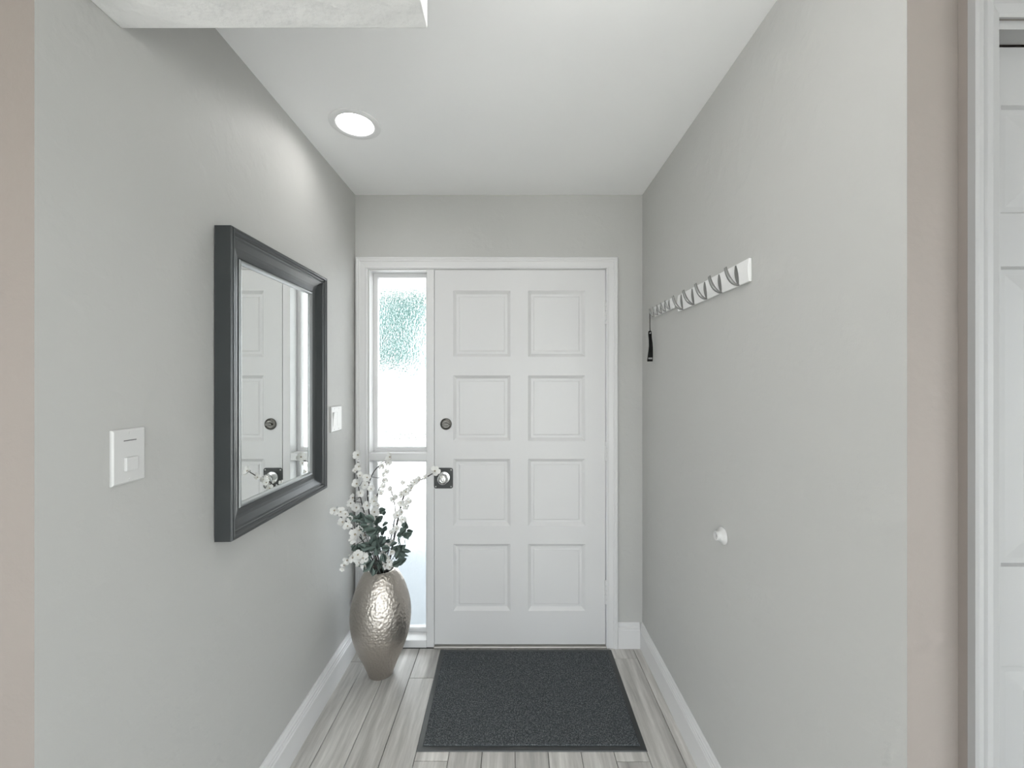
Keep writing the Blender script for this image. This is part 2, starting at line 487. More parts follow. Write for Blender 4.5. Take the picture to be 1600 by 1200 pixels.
MU0, MU1 = -0.463, -0.4230
struct('trim_2', nb((OX1 - 0.002, OX1 + 0.0, 2.213, 2.33, 0, OZ), (MU1, OX1 - 0.002, 2.213, 2.33, OZ - 0.003, OZ), (MU0, MU1, 2.2085, 2.34, 0.0, OZ)),
       'trim_white', 'white post and jambs between the entry door and the sidelight', 'door jamb', bevel=0.001)
struct('door_threshold', nb((MU1, OX1 - 0.002, 2.193, 2.34, 0.0, 0.012)), 'threshold_metal', 'worn grey sill strip under the white entry door', 'threshold', bevel=0.004)

# sidelight
win = thing('window_1', (-0.62, 2.28, 0), 'narrow rain-glass sidelight left of the white entry door', 'window', kind='structure')
J = 0.004
obj('jamb', nb((OX0, OX0 + J, 2.2115, 2.34, 0, OZ)), 'trim_white', win)
obj('head', nb((OX0 + J, MU0, 2.2115, 2.34, OZ - J, OZ)), 'trim_white', win)
RZ0, RZ1 = 1.007, 1.047
obj('rail', nb((OX0 + J, MU0, 2.2105, 2.34, RZ0, RZ1)), 'trim_white', win, bevel=0.0015)
obj('sill', nb((OX0 + J, MU0, 2.204, 2.34, 0, 0.040)), 'trim_white', win, bevel=0.003)
def pane(z0, z1, bot, top):
    fr = 0.021
    bm = bmesh.new()
    P = [(0, 0), (0, 0.034), (fr - 0.004, 0.034), (fr, 0.028), (fr, 0)]
    frame_sweep(bm, (OX0 + J, z0, MU0, z1), P, lambda a, b_, d: (a, 2.314 - d, b_))
    obj('glazing_frame', bm, 'trim_white', win)
    obj('pane', nb((OX0 + J + 0.008, MU0 - 0.004, 2.316, 2.320, z0 + 0.008, z1 - 0.008)), 'rain_glass', win)
pane(RZ1, OZ - J, 0, 0)
pane(0.040, RZ0, 0, 0)

# entry door
DX0, DX1, DZ0, DZ1 = MU1 + 0.0025, OX1 - 0.0065, 0.0165, 2.0335
DY = 2.2085
door = thing('door_1', ((DX0 + DX1) / 2, DY, 0), 'white entry door with eight raised square panels', 'door', kind='structure')
def ux(x): return (x - 801) * DY / F
def uz(y): return CAM_H - (y - 598) * DY / F
cols = [(ux(708), ux(797.5)), (ux(825), ux(914.5))]
rows = [(uz(557.5), uz(454)), (uz(689), uz(586.5)), (uz(822), uz(717)), (uz(954.5), uz(850))]
def panelled_leaf(door, x0, x1, z0, z1, cols, rows, y, th, material, lip=0.010, flat=0.012, bev=0.018, stick=0.0045, field=0.0035):
    xs = sorted([x0, x1] + [c for p in cols for c in p]); zs = sorted([z0, z1] + [c for p in rows for c in p])
    bm = bmesh.new()
    grid = {}
    def V(i, k, yy):
        key = (i, k, yy)
        if key not in grid: grid[key] = bm.verts.new((xs[i], yy, zs[k]))
        return grid[key]
    for i in range(len(xs) - 1):
        for k in range(len(zs) - 1):
            hole = any(abs(xs[i] - c[0]) < 1e-6 for c in cols) and any(abs(zs[k] - r[0]) < 1e-6 for r in rows)
            if hole:
                # sloped sticking around the opening
                c4 = [(i, k), (i + 1, k), (i + 1, k + 1), (i, k + 1)]
                s4 = [(1, 1), (-1, 1), (-1, -1), (1, -1)]
                inn = [bm.verts.new((xs[a] + sx * stick, y + lip, zs[b_] + sz * stick)) for (a, b_), (sx, sz) in zip(c4, s4)]
                for q_ in range(4):
                    r = (q_ + 1) % 4
                    bm.faces.new([V(*c4[q_], y), V(*c4[r], y), inn[r], inn[q_]])
                bk = [bm.verts.new((v.co.x, y + th - 0.002, v.co.z)) for v in inn]
                for q_ in range(4):
                    r = (q_ + 1) % 4
                    bm.faces.new([inn[q_], inn[r], bk[r], bk[q_]])
            else:
                bm.faces.new([V(i, k, y), V(i + 1, k, y), V(i + 1, k + 1, y), V(i, k + 1, y)])
    vs = [bm.verts.new(p) for p in ((x0, y + th, z0), (x1, y + th, z0), (x1, y + th, z1), (x0, y + th, z1))]
    bm.faces.new(vs)
    nx, nz = len(xs) - 1, len(zs) - 1
    bm.faces.new([V(0, k, y) for k in range(nz + 1)] + [vs[3], vs[0]])
    bm.faces.new([V(nx, k, y) for k in range(nz + 1)] + [vs[2], vs[1]])
    bm.faces.new([V(i, 0, y) for i in range(nx + 1)] + [vs[1], vs[0]])
    bm.faces.new([V(i, nz, y) for i in range(nx + 1)] + [vs[2], vs[3]])
    obj('stiles_and_rails', bm, material, door)
    cache = {}
    for c in cols:
        for r in rows:
            hw, hh = (c[1] - c[0]) / 2 - stick + 0.0003, (r[1] - r[0]) / 2 - stick + 0.0003
            bm = bmesh.new()
            cx, cz = (c[0] + c[1]) / 2, (r[0] + r[1]) / 2
            lv = [(0, lip - 0.0002 + 0.003), (0, lip), (flat, lip), (flat + bev, field), (flat + bev + 0.0015, field - 0.001)]
            rr = [[bm.verts.new((cx + sx * (hw - t), y + d, cz + sz * (hh - t))) for sx, sz in ((-1, -1), (1, -1), (1, 1), (-1, 1))] for t, d in lv]
            for a, b_ in zip(rr, rr[1:]):
                for q_ in range(4):
                    s = (q_ + 1) % 4
                    bm.faces.new([a[q_], a[s], b_[s], b_[q_]])
            bm.faces.new(rr[-1]); bm.faces.new(rr[0])
            obj('panel', bm, material, door)
panelled_leaf(door, DX0, DX1, DZ0, DZ1, cols, rows, DY, 0.044, 'door_white', lip=0.0135, flat=0.012, bev=0.005, stick=0.017, field=0.0105)
# hinges
for y0, y1 in ((472, 507), (690, 720), (907, 943)):
    z1, z0 = uz(y0), uz(y1)
    bm = bmesh.new()
    hx = DX1 + 0.002
    seg = (z1 - z0) / 5
    for i in range(5):
        lathe(bm, [(0, 0.0006), (0.0058, 0.0006), (0.0065, 0.002), (0.0065, seg - 0.002), (0.0058, seg - 0.0006), (0, seg - 0.0006)], (hx, DY - 0.005, z0 + seg * i), n=10)
    lathe(bm, [(0, 0), (0.005, 0.001), (0.006, 0.004), (0, 0.006)], (hx, DY - 0.005, z1), n=10)
    box(bm, hx - 0.012, hx, DY - 0.0015, DY + 0.0, z0, z1)
    obj('hinge', bm, 'trim_white', door, smooth=True)
# deadbolt with thumb turn
db = Vector((ux(697), DY, uz(662.5)))
bm = bmesh.new()
lathe(bm, [(0.031, 0), (0.031, 0.005), (0.029, 0.010), (0.023, 0.0125), (0.021, 0.0105), (0, 0.0105)], db, (0, -1, 0), 32)
dbo = obj('deadbolt', bm, 'aged_nickel', door, smooth=True)
bm = bmesh.new()
lathe(bm, [(0.009, 0.010), (0.008, 0.018), (0, 0.018)], db, (0, -1, 0), 16)
poly = [(-0.018, -0.003), (-0.015, -0.0055), (0.0, -0.007), (0.015, -0.0055), (0.018, -0.003), (0.018, 0.002), (0.008, 0.007), (-0.008, 0.007), (-0.018, 0.002)]
extrude_poly(bm, poly, lambda p: (db.x + p[0], DY - 0.013, db.z + p[1]), lambda p: (db.x + p[0], DY - 0.026, db.z + p[1]))
obj('thumb_turn', bm, 'aged_nickel', dbo, smooth=True, bevel=0.001)
# square backplate and knob
kc = Vector((ux(693), DY, uz(747)))
hw, hh, cr_ = 0.0515, 0.0555, 0.012
poly = []
for (sx, sz, a0) in ((1, 1, 0), (-1, 1, 90), (-1, -1, 180), (1, -1, 270)):
    for k in range(5):
        a = math.radians(a0 + k * 22.5)
        poly.append((sx * (hw - cr_) + cr_ * math.cos(a), sz * (hh - cr_) + cr_ * math.sin(a)))
bm = bmesh.new()
extrude_poly(bm, poly, lambda p: (kc.x + p[0], DY, kc.z + p[1]), lambda p: (kc.x + p[0], DY - 0.004, kc.z + p[1]))
plate = obj('knob_plate', bm, 'dark_metal', door, bevel=0.0012)
for sx in (-1, 1):
    for sz in (-1, 1):
        bm = bmesh.new()
        lathe(bm, [(0.0042, 0.0), (0.0042, 0.0014), (0.003, 0.0024), (0, 0.0026)], (kc.x + sx * 0.041, DY - 0.004, kc.z + sz * 0.045), (0, -1, 0), 10)
        obj('screw', bm, 'nickel', plate, smooth=True)
bm = bmesh.new()
kk = kc + Vector((0.004, 0, 0.004))
lathe(bm, [(0.034, 0.004), (0.034, 0.007), (0.031, 0.011), (0.016, 0.014), (0.012, 0.020), (0.012, 0.032), (0.018, 0.037), (0.0255, 0.043), (0.0275, 0.050),
           (0.0265, 0.058), (0.022, 0.0635), (0.013, 0.066), (0.011, 0.064), (0.009, 0.0665), (0.006, 0.069), (0, 0.0695)], kk, (0, -1, 0), 32)
obj('knob', bm, 'chrome', plate, smooth=True)

# ------------------------------------------------------------------ closet door at the right edge
CAS2 = [(0, 0), (0, 0.012), (0.004, 0.015), (0.012, 0.015), (0.016, 0.0115), (0.020, 0.0145), (0.030, 0.0145), (0.034, 0.010), (0.05, 0.007), (0.054, 0.004), (0.054, 0)]
bm = bmesh.new()
frame_sweep(bm, (0.7908, 0.0, 1.694, 2.109), [(t * 0.93, d) for t, d in CAS2], lambda a, b_, d: (a, 0.712 - d, b_), closed=False)
struct('trim_3', bm, 'closet_white_darkened', 'white moulded casing around the closet door at the right edge', 'door casing')
cd = thing('door_2', ((CX0 + CX1) / 2, 0.75, 0), 'white six-panel closet door at the right edge of the picture', 'door', kind='structure')
panelled_leaf(cd, CX0 + 0.002, CX1 - 0.003, 0.012, 2.041, [(0.894, 1.205), (1.28, 1.59)], [(0.20, 0.908), (1.09, 1.640), (1.737, 1.935)], 0.75, 0.035, 'closet_white_darkened', lip=0.006, flat=0.010, bev=0.03, field=0.0025)
struct('trim_4', nb((CX0, CX1, 0.716, 0.748, 2.0445, CZ)), 'closet_white_darkened', 'white head jamb above the closet door', 'door jamb')

# ------------------------------------------------------------------ downlight
dl = thing('downlight', (LX, LY, HC), 'round recessed downlight in the white hall ceiling', 'light')
bm = bmesh.new()
lathe(bm, [(0.096, 0.0), (0.0965, -0.003), (0.093, -0.0055), (0.074, -0.0055), (0.070, -0.003), (0.066, 0.012), (0.063, 0.026), (0.0665, 0.026), (0.0725, 0.002), (0.080, 0.0)], (LX, LY, HC), n=48)
obj('trim_ring', bm, 'rail_white', dl, smooth=True)
bm = bmesh.new()
lathe(bm, [(0, 0.0235), (0.045, 0.0245), (0.0632, 0.0265), (0.0632, 0.03), (0, 0.03)], (LX, LY, HC), n=48)
obj('lens', bm, 'downlight_lens', dl, smooth=True)
bm = bmesh.new()
lathe(bm, [(0.0790, 0.003), (0.0790, 0.12), (0, 0.12)], (LX, LY, HC), n=32)
obj('can', bm, 'plastic_white', dl, smooth=True)

# ------------------------------------------------------------------ mirror
M0, M1, MZ0, MZ1 = 1.162, 1.760, 0.975, 1.874
mir = thing('wall_mirror', (XL, (M0 + M1) / 2, MZ0), 'rectangular wall mirror in a deep black moulded frame', 'mirror')
MP = [(0, 0.004), (0, 0.050), (0.002, 0.0545), (0.006, 0.056), (0.011, 0.0545), (0.014, 0.049), (0.018, 0.0475), (0.022, 0.048), (0.0245, 0.0445),
      (0.030, 0.0425), (0.038, 0.037), (0.047, 0.031), (0.056, 0.027), (0.066, 0.025), (0.072, 0.0245), (0.074, 0.022), (0.074, 0.004)]
bm = bmesh.new()
frame_sweep(bm, (M0, MZ0, M1, MZ1), MP, lambda a, b_, d: (XL + d, a, b_))
obj('frame', bm, 'mirror_frame', mir)
bm = bmesh.new()
frame_sweep(bm, (M0 + 0.0735, MZ0 + 0.0735, M1 - 0.0735, MZ1 - 0.0735), [(0, 0.010), (0, 0.0245), (0.002, 0.0275), (0.005, 0.028), (0.009, 0.0265), (0.0145, 0.021), (0.0145, 0.010)], lambda a, b_, d: (XL + d, a, b_))
obj('inner_bead', bm, 'mirror_bead', mir)
g = 0.082
obj('mirror_glass', nb((XL + 0.014, XL + 0.0185, M0 + g, M1 - g, MZ0 + g, MZ1 - g)), 'mirror_glass', mir)
obj('backing', nb((XL + 0.001, XL + 0.0125, M0 + 0.06, M1 - 0.06, MZ0 + 0.06, MZ1 - 0.06)), 'slot_dark', mir)

# ------------------------------------------------------------------ wall plates on the mirror wall
def wall_plate(name, label, cat, yc, zc, w, h):
    t = thing(name, (XL, yc, zc), label, cat)
    bm = bmesh.new()
    P = [(-w / 2, 0), (-w / 2, 0.004), (-w / 2 + 0.003, 0.0065), (w / 2 - 0.003, 0.0065), (w / 2, 0.004), (w / 2, 0)]
    lv = [(0, 0.0005), (0, 0.004), (0.0035, 0.0068)]
    rr = [[bm.verts.new((XL + d, yc + sy * (w / 2 - i_), zc + sz * (h / 2 - i_))) for sy, sz in ((-1, -1), (1, -1), (1, 1), (-1, 1))] for i_, d in lv]
    for a, b_ in zip(rr, rr[1:]):
        for q_ in range(4): bm.faces.new([a[q_], a[(q_ + 1) % 4], b_[(q_ + 1) % 4], b_[q_]])
    bm.faces.new(rr[-1]); bm.faces.new(rr[0][::-1])
    obj('plate', bm, 'plastic_white', t)
    return t
def screw(t, yc, zc):
    bm = bmesh.new(); lathe(bm, [(0.0032, 0.0062), (0.003, 0.0078), (0, 0.0082)], (XL, yc, zc), (1, 0, 0), 10)
    o = obj('screw', bm, 'plastic_white', t, smooth=True)
pc, pz = 0.902, 1.266
wp = wall_plate('motion_switch', 'white wall plate with one small square button left of the mirror', 'switch', pc, pz, 0.078, 0.119)
obj('button', nb((XL + 0.006, XL + 0.0125, pc - 0.013, pc + 0.016, pz - 0.032, pz - 0.002)), 'plastic_white', wp, bevel=0.0015)
obj('slot', nb((XL + 0.006, XL + 0.0072, pc - 0.014, pc + 0.016, pz + 0.0335, pz + 0.0355)), 'slot_dark', wp)
screw(wp, pc, pz + 0.051); screw(wp, pc, pz - 0.051)
sc_, sz_ = 1.9635, 1.2545
sw = wall_plate('light_switch', 'white double rocker switch plate half hidden behind the mirror frame', 'switch', sc_, sz_, 0.117, 0.121)
for s in (-1, 1):
    yc = sc_ + s * 0.0235
    bm = bmesh.new()
    P = [(0.0065, -0.033), (0.0075, -0.033), (0.0085, 0.0), (0.0125, 0.033), (0.0065, 0.033)] if s < 0 else [(0.0065, -0.033), (0.0073, -0.033), (0.0073, 0.033), (0.0065, 0.033)]
    extrude_poly(bm, P, lambda p: (XL + p[0], yc - 0.0165, sz_ + p[1]), lambda p: (XL + p[0], yc + 0.0165, sz_ + p[1]))
    obj('rocker', bm, 'plastic_white', sw, bevel=0.0008)
    screw(sw, yc, sz_ + 0.0485); screw(sw, yc, sz_ - 0.0485)

# ------------------------------------------------------------------ hook rails on the right wall
def hook_rail(name, label, y0, y1, z0, z1, hooks, reach, th):
    t = thing(name, (XR, (y0 + y1) / 2, z0), label, 'coat rack', 'white flip-hook rails on the right wall')
    h = z1 - z0
    # board: slightly bowed face
    bm = bmesh.new()
    P = [(0.001, 0.0), (th * 0.70, 0.0)]
    P += [(th * (0.70 + 0.30 * math.sin(PI * i / 8)), h * i / 8) for i in range(1, 8)]
    P += [(th * 0.70, h), (0.001, h)]
    extrude_poly(bm, P, lambda p: (XR - p[0], y0, z0 + p[1]), lambda p: (XR - p[0], y1, z0 + p[1]))
    obj('board', bm, 'rail_white', t, bevel=0.001)
    w = 0.16 * h
    for yc in hooks:
        # hook: a horn pivoting at the lower edge of the board, tip outward and up
        hk = []
        n = 9
        for i in range(n):
            s = i / (n - 1)
            a = s * 1.25
            px = th * 0.8 + reach * math.sin(a) / math.sin(1.25)
            pz_ = z0 + h * 0.0 + h * 0.80 * (1 - math.cos(a)) / (1 - math.cos(1.25))
            hk.append((px, pz_, (0.0014 + 0.0078 * math.sin(PI * (0.05 + 0.72 * s))) * h / 0.068, w * (0.28 + 0.72 * math.sin(PI * (0.12 + 0.75 * s)))))
        bm = bmesh.new()
        rings = []
        for i, (px, pz_, tt, ww) in enumerate(hk):
            s = i / (n - 1); a = s * 1.25
            nx, nz = -math.sin(a * 0.8), math.cos(a * 0.8)
            tt *= 0.75
            r = []
            for k in range(8):
                b_ = 2 * PI * k / 8
                oy, on = math.cos(b_) * ww * 0.5, math.sin(b_) * tt
                r.append(bm.verts.new((XR - px - nx * on, yc + oy, pz_ + nz * on)))
            rings.append(r)
        for a_, b_ in zip(rings, rings[1:]):
            for k in range(8): bm.faces.new([a_[k], a_[(k + 1) % 8], b_[(k + 1) % 8], b_[k]])
        bm.faces.new(rings[0]); bm.faces.new(rings[-1][::-1])
        hko = obj('hook', bm, 'hook_grey', t, smooth=True)
        # leaf-shaped recess the hook folds into
        bm = bmesh.new()
        L, Rr = [], []
        for i in range(9):
            s = i / 8
            zz = z0 + h * (0.03 + 0.93 * s)
            xx = XR - th * (0.70 + 0.30 * math.sin(PI * (0.03 + 0.93 * s))) - 0.0006
            cy = yc + w * 0.35 + 0.22 * h * s * s + 0.03 * h
            ww = 0.14 * h * math.sin(PI * (0.1 + 0.8 * s)) + 0.0006
            L.append((xx, cy - ww, zz)); Rr.append((xx, cy + ww, zz))
        la = [bm.verts.new(p) for p in L]; ra = [bm.verts.new(p) for p in Rr]
        lb = [bm.verts.new((p[0] + 0.002, p[1], p[2])) for p in L]; rb = [bm.verts.new((p[0] + 0.002, p[1], p[2])) for p in Rr]
        for i in range(8):
            bm.faces.new([la[i], ra[i], ra[i + 1], la[i + 1]])
            bm.faces.new([la[i], la[i + 1], lb[i + 1], lb[i]]); bm.faces.new([ra[i], rb[i], rb[i + 1], ra[i + 1]])
        obj('recess', bm, 'hook_grey', t)
    return t
hook_rail('coat_hook_rail', 'long white rail with five grey flip hooks on the right wall', 1.197, 1.712, 1.724, 1.792, [1.2476 + 0.1025 * i for i in range(5)], 0.042, 0.013)
hook_rail('key_hook_rail', 'small white rail with five tiny grey hooks near the corner', 1.765, 2.017, 1.748, 1.796, [1.790 + 0.0505 * i for i in range(5)], 0.024, 0.014)

# shoehorn on its cord
hx, hy = 0.668, 1.992
sh = thing('shoehorn', (hx, hy, 1.53), 'small black shoehorn hanging on a thin cord from the key rail', 'shoehorn')
z_t, z_b = CAM_H - (517 - 598) * hy / F, CAM_H - (565 - 598) * hy / F
bm = bmesh.new()
lft = [(-0.0065, 1.0), (-0.0085, 0.955), (-0.008, 0.85), (-0.006, 0.7), (-0.006, 0.5), (-0.009, 0.33), (-0.013, 0.15), (-0.0155, 0.02), (-0.014, 0.0)]
rgt = [(0.009, 0.0), (0.0105, 0.02), (0.0125, 0.2), (0.013, 0.45), (0.0115, 0.62), (0.008, 0.80), (0.0075, 0.95), (0.0055, 1.0)]
poly = lft + rgt
extrude_poly(bm, poly, lambda p: (hx + p[0], hy - 0.0035 - 0.006 * (1 - p[1]) ** 2, z_b + p[1] * (z_t - z_b)), lambda p: (hx + p[0], hy + 0.0035 - 0.006 * (1 - p[1]) ** 2, z_b + p[1] * (z_t - z_b)))
obj('blade', bm, 'black_plastic', sh, bevel=0.0012)
bm = bmesh.new()
lathe(bm, [(0.0033, 0), (0.0033, 0.0006), (0.0022, 0.0008), (0, 0.0008)], (hx - 0.0005, hy - 0.0035, z_t - 0.011), (0, -1, 0), 12)
obj('eyelet', bm, 'chrome', sh)
obj('maker_tag', nb((hx - 0.0115, hx + 0.0075, hy - 0.0100, hy - 0.0092, z_b + 0.011, z_b + 0.019)), 'label_grey', sh)
bm = bmesh.new()
zk = 1.768
tube(bm, [(hx - 0.0015, hy - 0.004, z_t - 0.011), (hx - 0.0022, hy - 0.003, z_t + 0.02), (hx - 0.002, hy, zk - 0.005), (hx, hy + 0.004, zk + 0.004), (hx + 0.002, hy + 0.005, zk - 0.004), (hx + 0.0015, hy + 0.003, z_t + 0.02), (hx + 0.001, hy - 0.002, z_t - 0.009)], 0.0011, 6)
obj('cord', bm, 'black_plastic', sh, smooth=True)

# door bumper
bc = (XR, 1.362, 0.918)
bmp = thing('wall_bumper', bc, 'small round white rubber door stop on the right wall', 'door stop')
bm = bmesh.new()
lathe(bm, [(0.029, 0.0005), (0.029, 0.003), (0.027, 0.006), (0.020, 0.011), (0.0155, 0.017), (0.0155, 0.024), (0.0135, 0.026), (0.0105, 0.0255), (0.0095, 0.018), (0, 0.018)], bc, (-1, 0, 0), 28)
obj('bumper_cup', bm, 'plastic_white', bmp, smooth=True)
bm = bmesh.new()
lathe(bm, [(0.008, 0.0175), (0.0075, 0.019), (0, 0.0195)], bc, (-1, 0, 0), 16)
obj('recess_screw', bm, 'label_grey', bmp, smooth=True)

# ------------------------------------------------------------------ door mat
FL, FR, BR, BL = (-0.374, 1.583), (0.522, 1.583), (0.526, 2.186), (-0.386, 2.186)
dm = thing('door_mat', (0.072, 1.885, 0), 'charcoal looped door mat with a rubber border before the entry door', 'mat')
def lerp2(u, v_):
    a = Vector(FL).lerp(Vector(FR), u); b_ = Vector(BL).lerp(Vector(BR), u)
    return a.lerp(b_, v_)
def mat_slab(iu, iv, z0, z1, slope):
    bm = bmesh.new()
    lo = [lerp2(*p) for p in ((iu, iv), (1 - iu, iv), (1 - iu, 1 - iv), (iu, 1 - iv))]
    c = sum(lo, Vector((0, 0))) / 4
    hi = [p + (c - p).normalized() * slope for p in lo]
    a = [bm.verts.new((p.x, p.y, z0)) for p in lo]; b_ = [bm.verts.new((p.x, p.y, z1)) for p in hi]
    for i in range(4): bm.faces.new([a[i], a[(i + 1) % 4], b_[(i + 1) % 4], b_[i]])
    bm.faces.new(a[::-1]); bm.faces.new(b_)
    return bm
obj('rubber_border', mat_slab(0, 0, 0.0003, 0.0035, 0.004), 'rubber', dm)
obj('pile', mat_slab(0.024, 0.035, 0.0034, 0.0085, 0.004), 'mat_pile', dm, bevel=0.002)

# ------------------------------------------------------------------ vase
VX, VY = -0.6485, 2.018
vs_ = thing('floor_vase', (VX, VY, 0), 'tall champagne hammered metal floor vase by the sidelight', 'vase')
prof = [(0, 0.004), (0.052, 0.004), (0.056, 0.0), (0.0595, 0.002), (0.0615, 0.008), (0.0635, 0.016)]
ctrl = [(0.016, 0.0635), (0.07, 0.0855), (0.13, 0.112), (0.20, 0.1345), (0.275, 0.1445), (0.34, 0.1405), (0.40, 0.126), (0.45, 0.107), (0.49, 0.085), (0.507, 0.070)]
def catmull(pts, t):
    n = len(pts) - 1
    i = min(int(t * n), n - 1); f = t * n - i
    p = [Vector(pts[max(0, min(n, i + k))]) for k in (-1, 0, 1, 2)]
    return 0.5 * ((2 * p[1]) + (p[2] - p[0]) * f + (2 * p[0] - 5 * p[1] + 4 * p[2] - p[3]) * f * f + (3 * p[1] - p[0] - 3 * p[2] + p[3]) * f ** 3)
for i in range(1, 49):
    p = catmull([(a, b_, 0) for a, b_ in ctrl], i / 48)
    prof.append((p.y, p.x))
prof += [(0.066, 0.511), (0.060, 0.512), (0.056, 0.508), (0.066, 0.49), (0.115, 0.42), (0.135, 0.28), (0.10, 0.12), (0.055, 0.02), (0, 0.02)]
bm = bmesh.new(); lathe(bm, prof, (VX, VY, 0), n=64)
body = obj('vase_body', bm, 'hammered_metal', vs_, smooth=True)
# short thin dark line on its shoulder
bm = bmesh.new()
p0, p1 = [], []
for i in range(7):
    s = i / 6
    ang = math.radians(-90 + 44 + 14 * s); zz = 0.360 + 0.019 * s
    rr_ = [r_a + (r_b - r_a) * (zz - h_a) / (h_b - h_a) for (r_a, h_a), (r_b, h_b) in zip(prof, prof[1:55]) if h_a <= zz < h_b][0] + 0.0004
    p0.append((VX + rr_ * math.cos(ang), VY + rr_ * math.sin(ang), zz))
tube(bm, p0, [0.0006, 0.0012, 0.0013, 0.0012, 0.0013, 0.0014, 0.0008], 5)
obj('dark_line', bm, 'slot_dark', body)

# ------------------------------------------------------------------ blossom branches and leaf sprays in the vase
def blossom_mesh(seed, rad):
    rng = random.Random(seed)
    bm = bmesh.new()
    for k in range(5):
        a0 = 2 * PI * k / 5 + rng.uniform(-0.12, 0.12)
        tilt = rng.uniform(0.15, 0.65)
        r = rad * rng.uniform(0.88, 1.1)
        mt = Matrix.Rotation(a0, 3, 'Z') @ Matrix.Rotation(-tilt, 3, 'Y')
        out = [(0.06, 0, 0), (0.30, 0.22, 0.0), (0.62, 0.40, 0.06), (0.88, 0.30, 0.10), (0.95, 0.0, 0.05), (0.88, -0.30, 0.10), (0.62, -0.40, 0.06), (0.30, -0.22, 0.0)]
        vs2 = [bm.verts.new(mt @ (Vector(p) * r)) for p in out]
        mid = bm.verts.new(mt @ (Vector((0.55, 0, -0.05)) * r))
        for i in range(8):
            f = bm.faces.new([vs2[i], vs2[(i + 1) % 8], mid]); f.material_index = 0
            f.smooth = True
    lathe(bm, [(0, 0.02 * rad), (0.15 * rad, 0.08 * rad), (0.13 * rad, 0.26 * rad), (0, 0.34 * rad)], (0, 0, 0), n=6, mi=1)
    me = bpy.data.meshes.new('blossom'); bm.to_mesh(me); bm.free()
    me.materials.append(MATS['petal']); me.materials.append(MATS['stamen'])
    return me
BLO = [blossom_mesh(i, 1.0) for i in range(6)]
def leaf_mesh(seed):
    rng = random.Random(seed)
    bm = bmesh.new()
    n = 7
    L, R_, C = [], [], []
    fold = rng.uniform(0.1, 0.35); curl = rng.uniform(-0.25, 0.3)
    for i in range(n):
        s = i / (n - 1)
        w = 0.40 * math.sin(PI * min(1, (0.04 + 0.93 * s)) ** 0.8) * (1 + 0.12 * rng.uniform(-1, 1)) + 0.012
        zc = curl * s * s
        C.append(bm.verts.new((s, 0, zc)))
        L.append(bm.verts.new((s - 0.03, w, zc + fold * w))); R_.append(bm.verts.new((s - 0.03, -w, zc + fold * w)))
    for i in range(n - 1):
        for A in (L, R_):
            f = bm.faces.new([C[i], C[i + 1], A[i + 1], A[i]]); f.smooth = True
    me = bpy.data.meshes.new('leaf'); bm.to_mesh(me); bm.free()
    me.materials.append(MATS['leaf_green'])
    return me
LEAVES = [leaf_mesh(i) for i in range(6)]

def polyline(pts, n=22):
    return [catmull(pts, i / n) for i in range(n + 1)]

def place(o, pos, direction, spin, size, parent):
    d = Vector(direction).normalized()
    qd = d.to_track_quat('Z', 'Y') if o.data.name.startswith('blossom') else d.to_track_quat('X', 'Z')
    o.rotation_mode = 'QUATERNION'
    from mathutils import Quaternion
    ax = Vector((0, 0, 1)) if o.data.name.startswith('blossom') else Vector((1, 0, 0))
    o.rotation_quaternion = qd @ Quaternion(ax, spin)
    o.scale = (size, size, size)
    o.location = Vector(pos) - WLOC[parent.name]

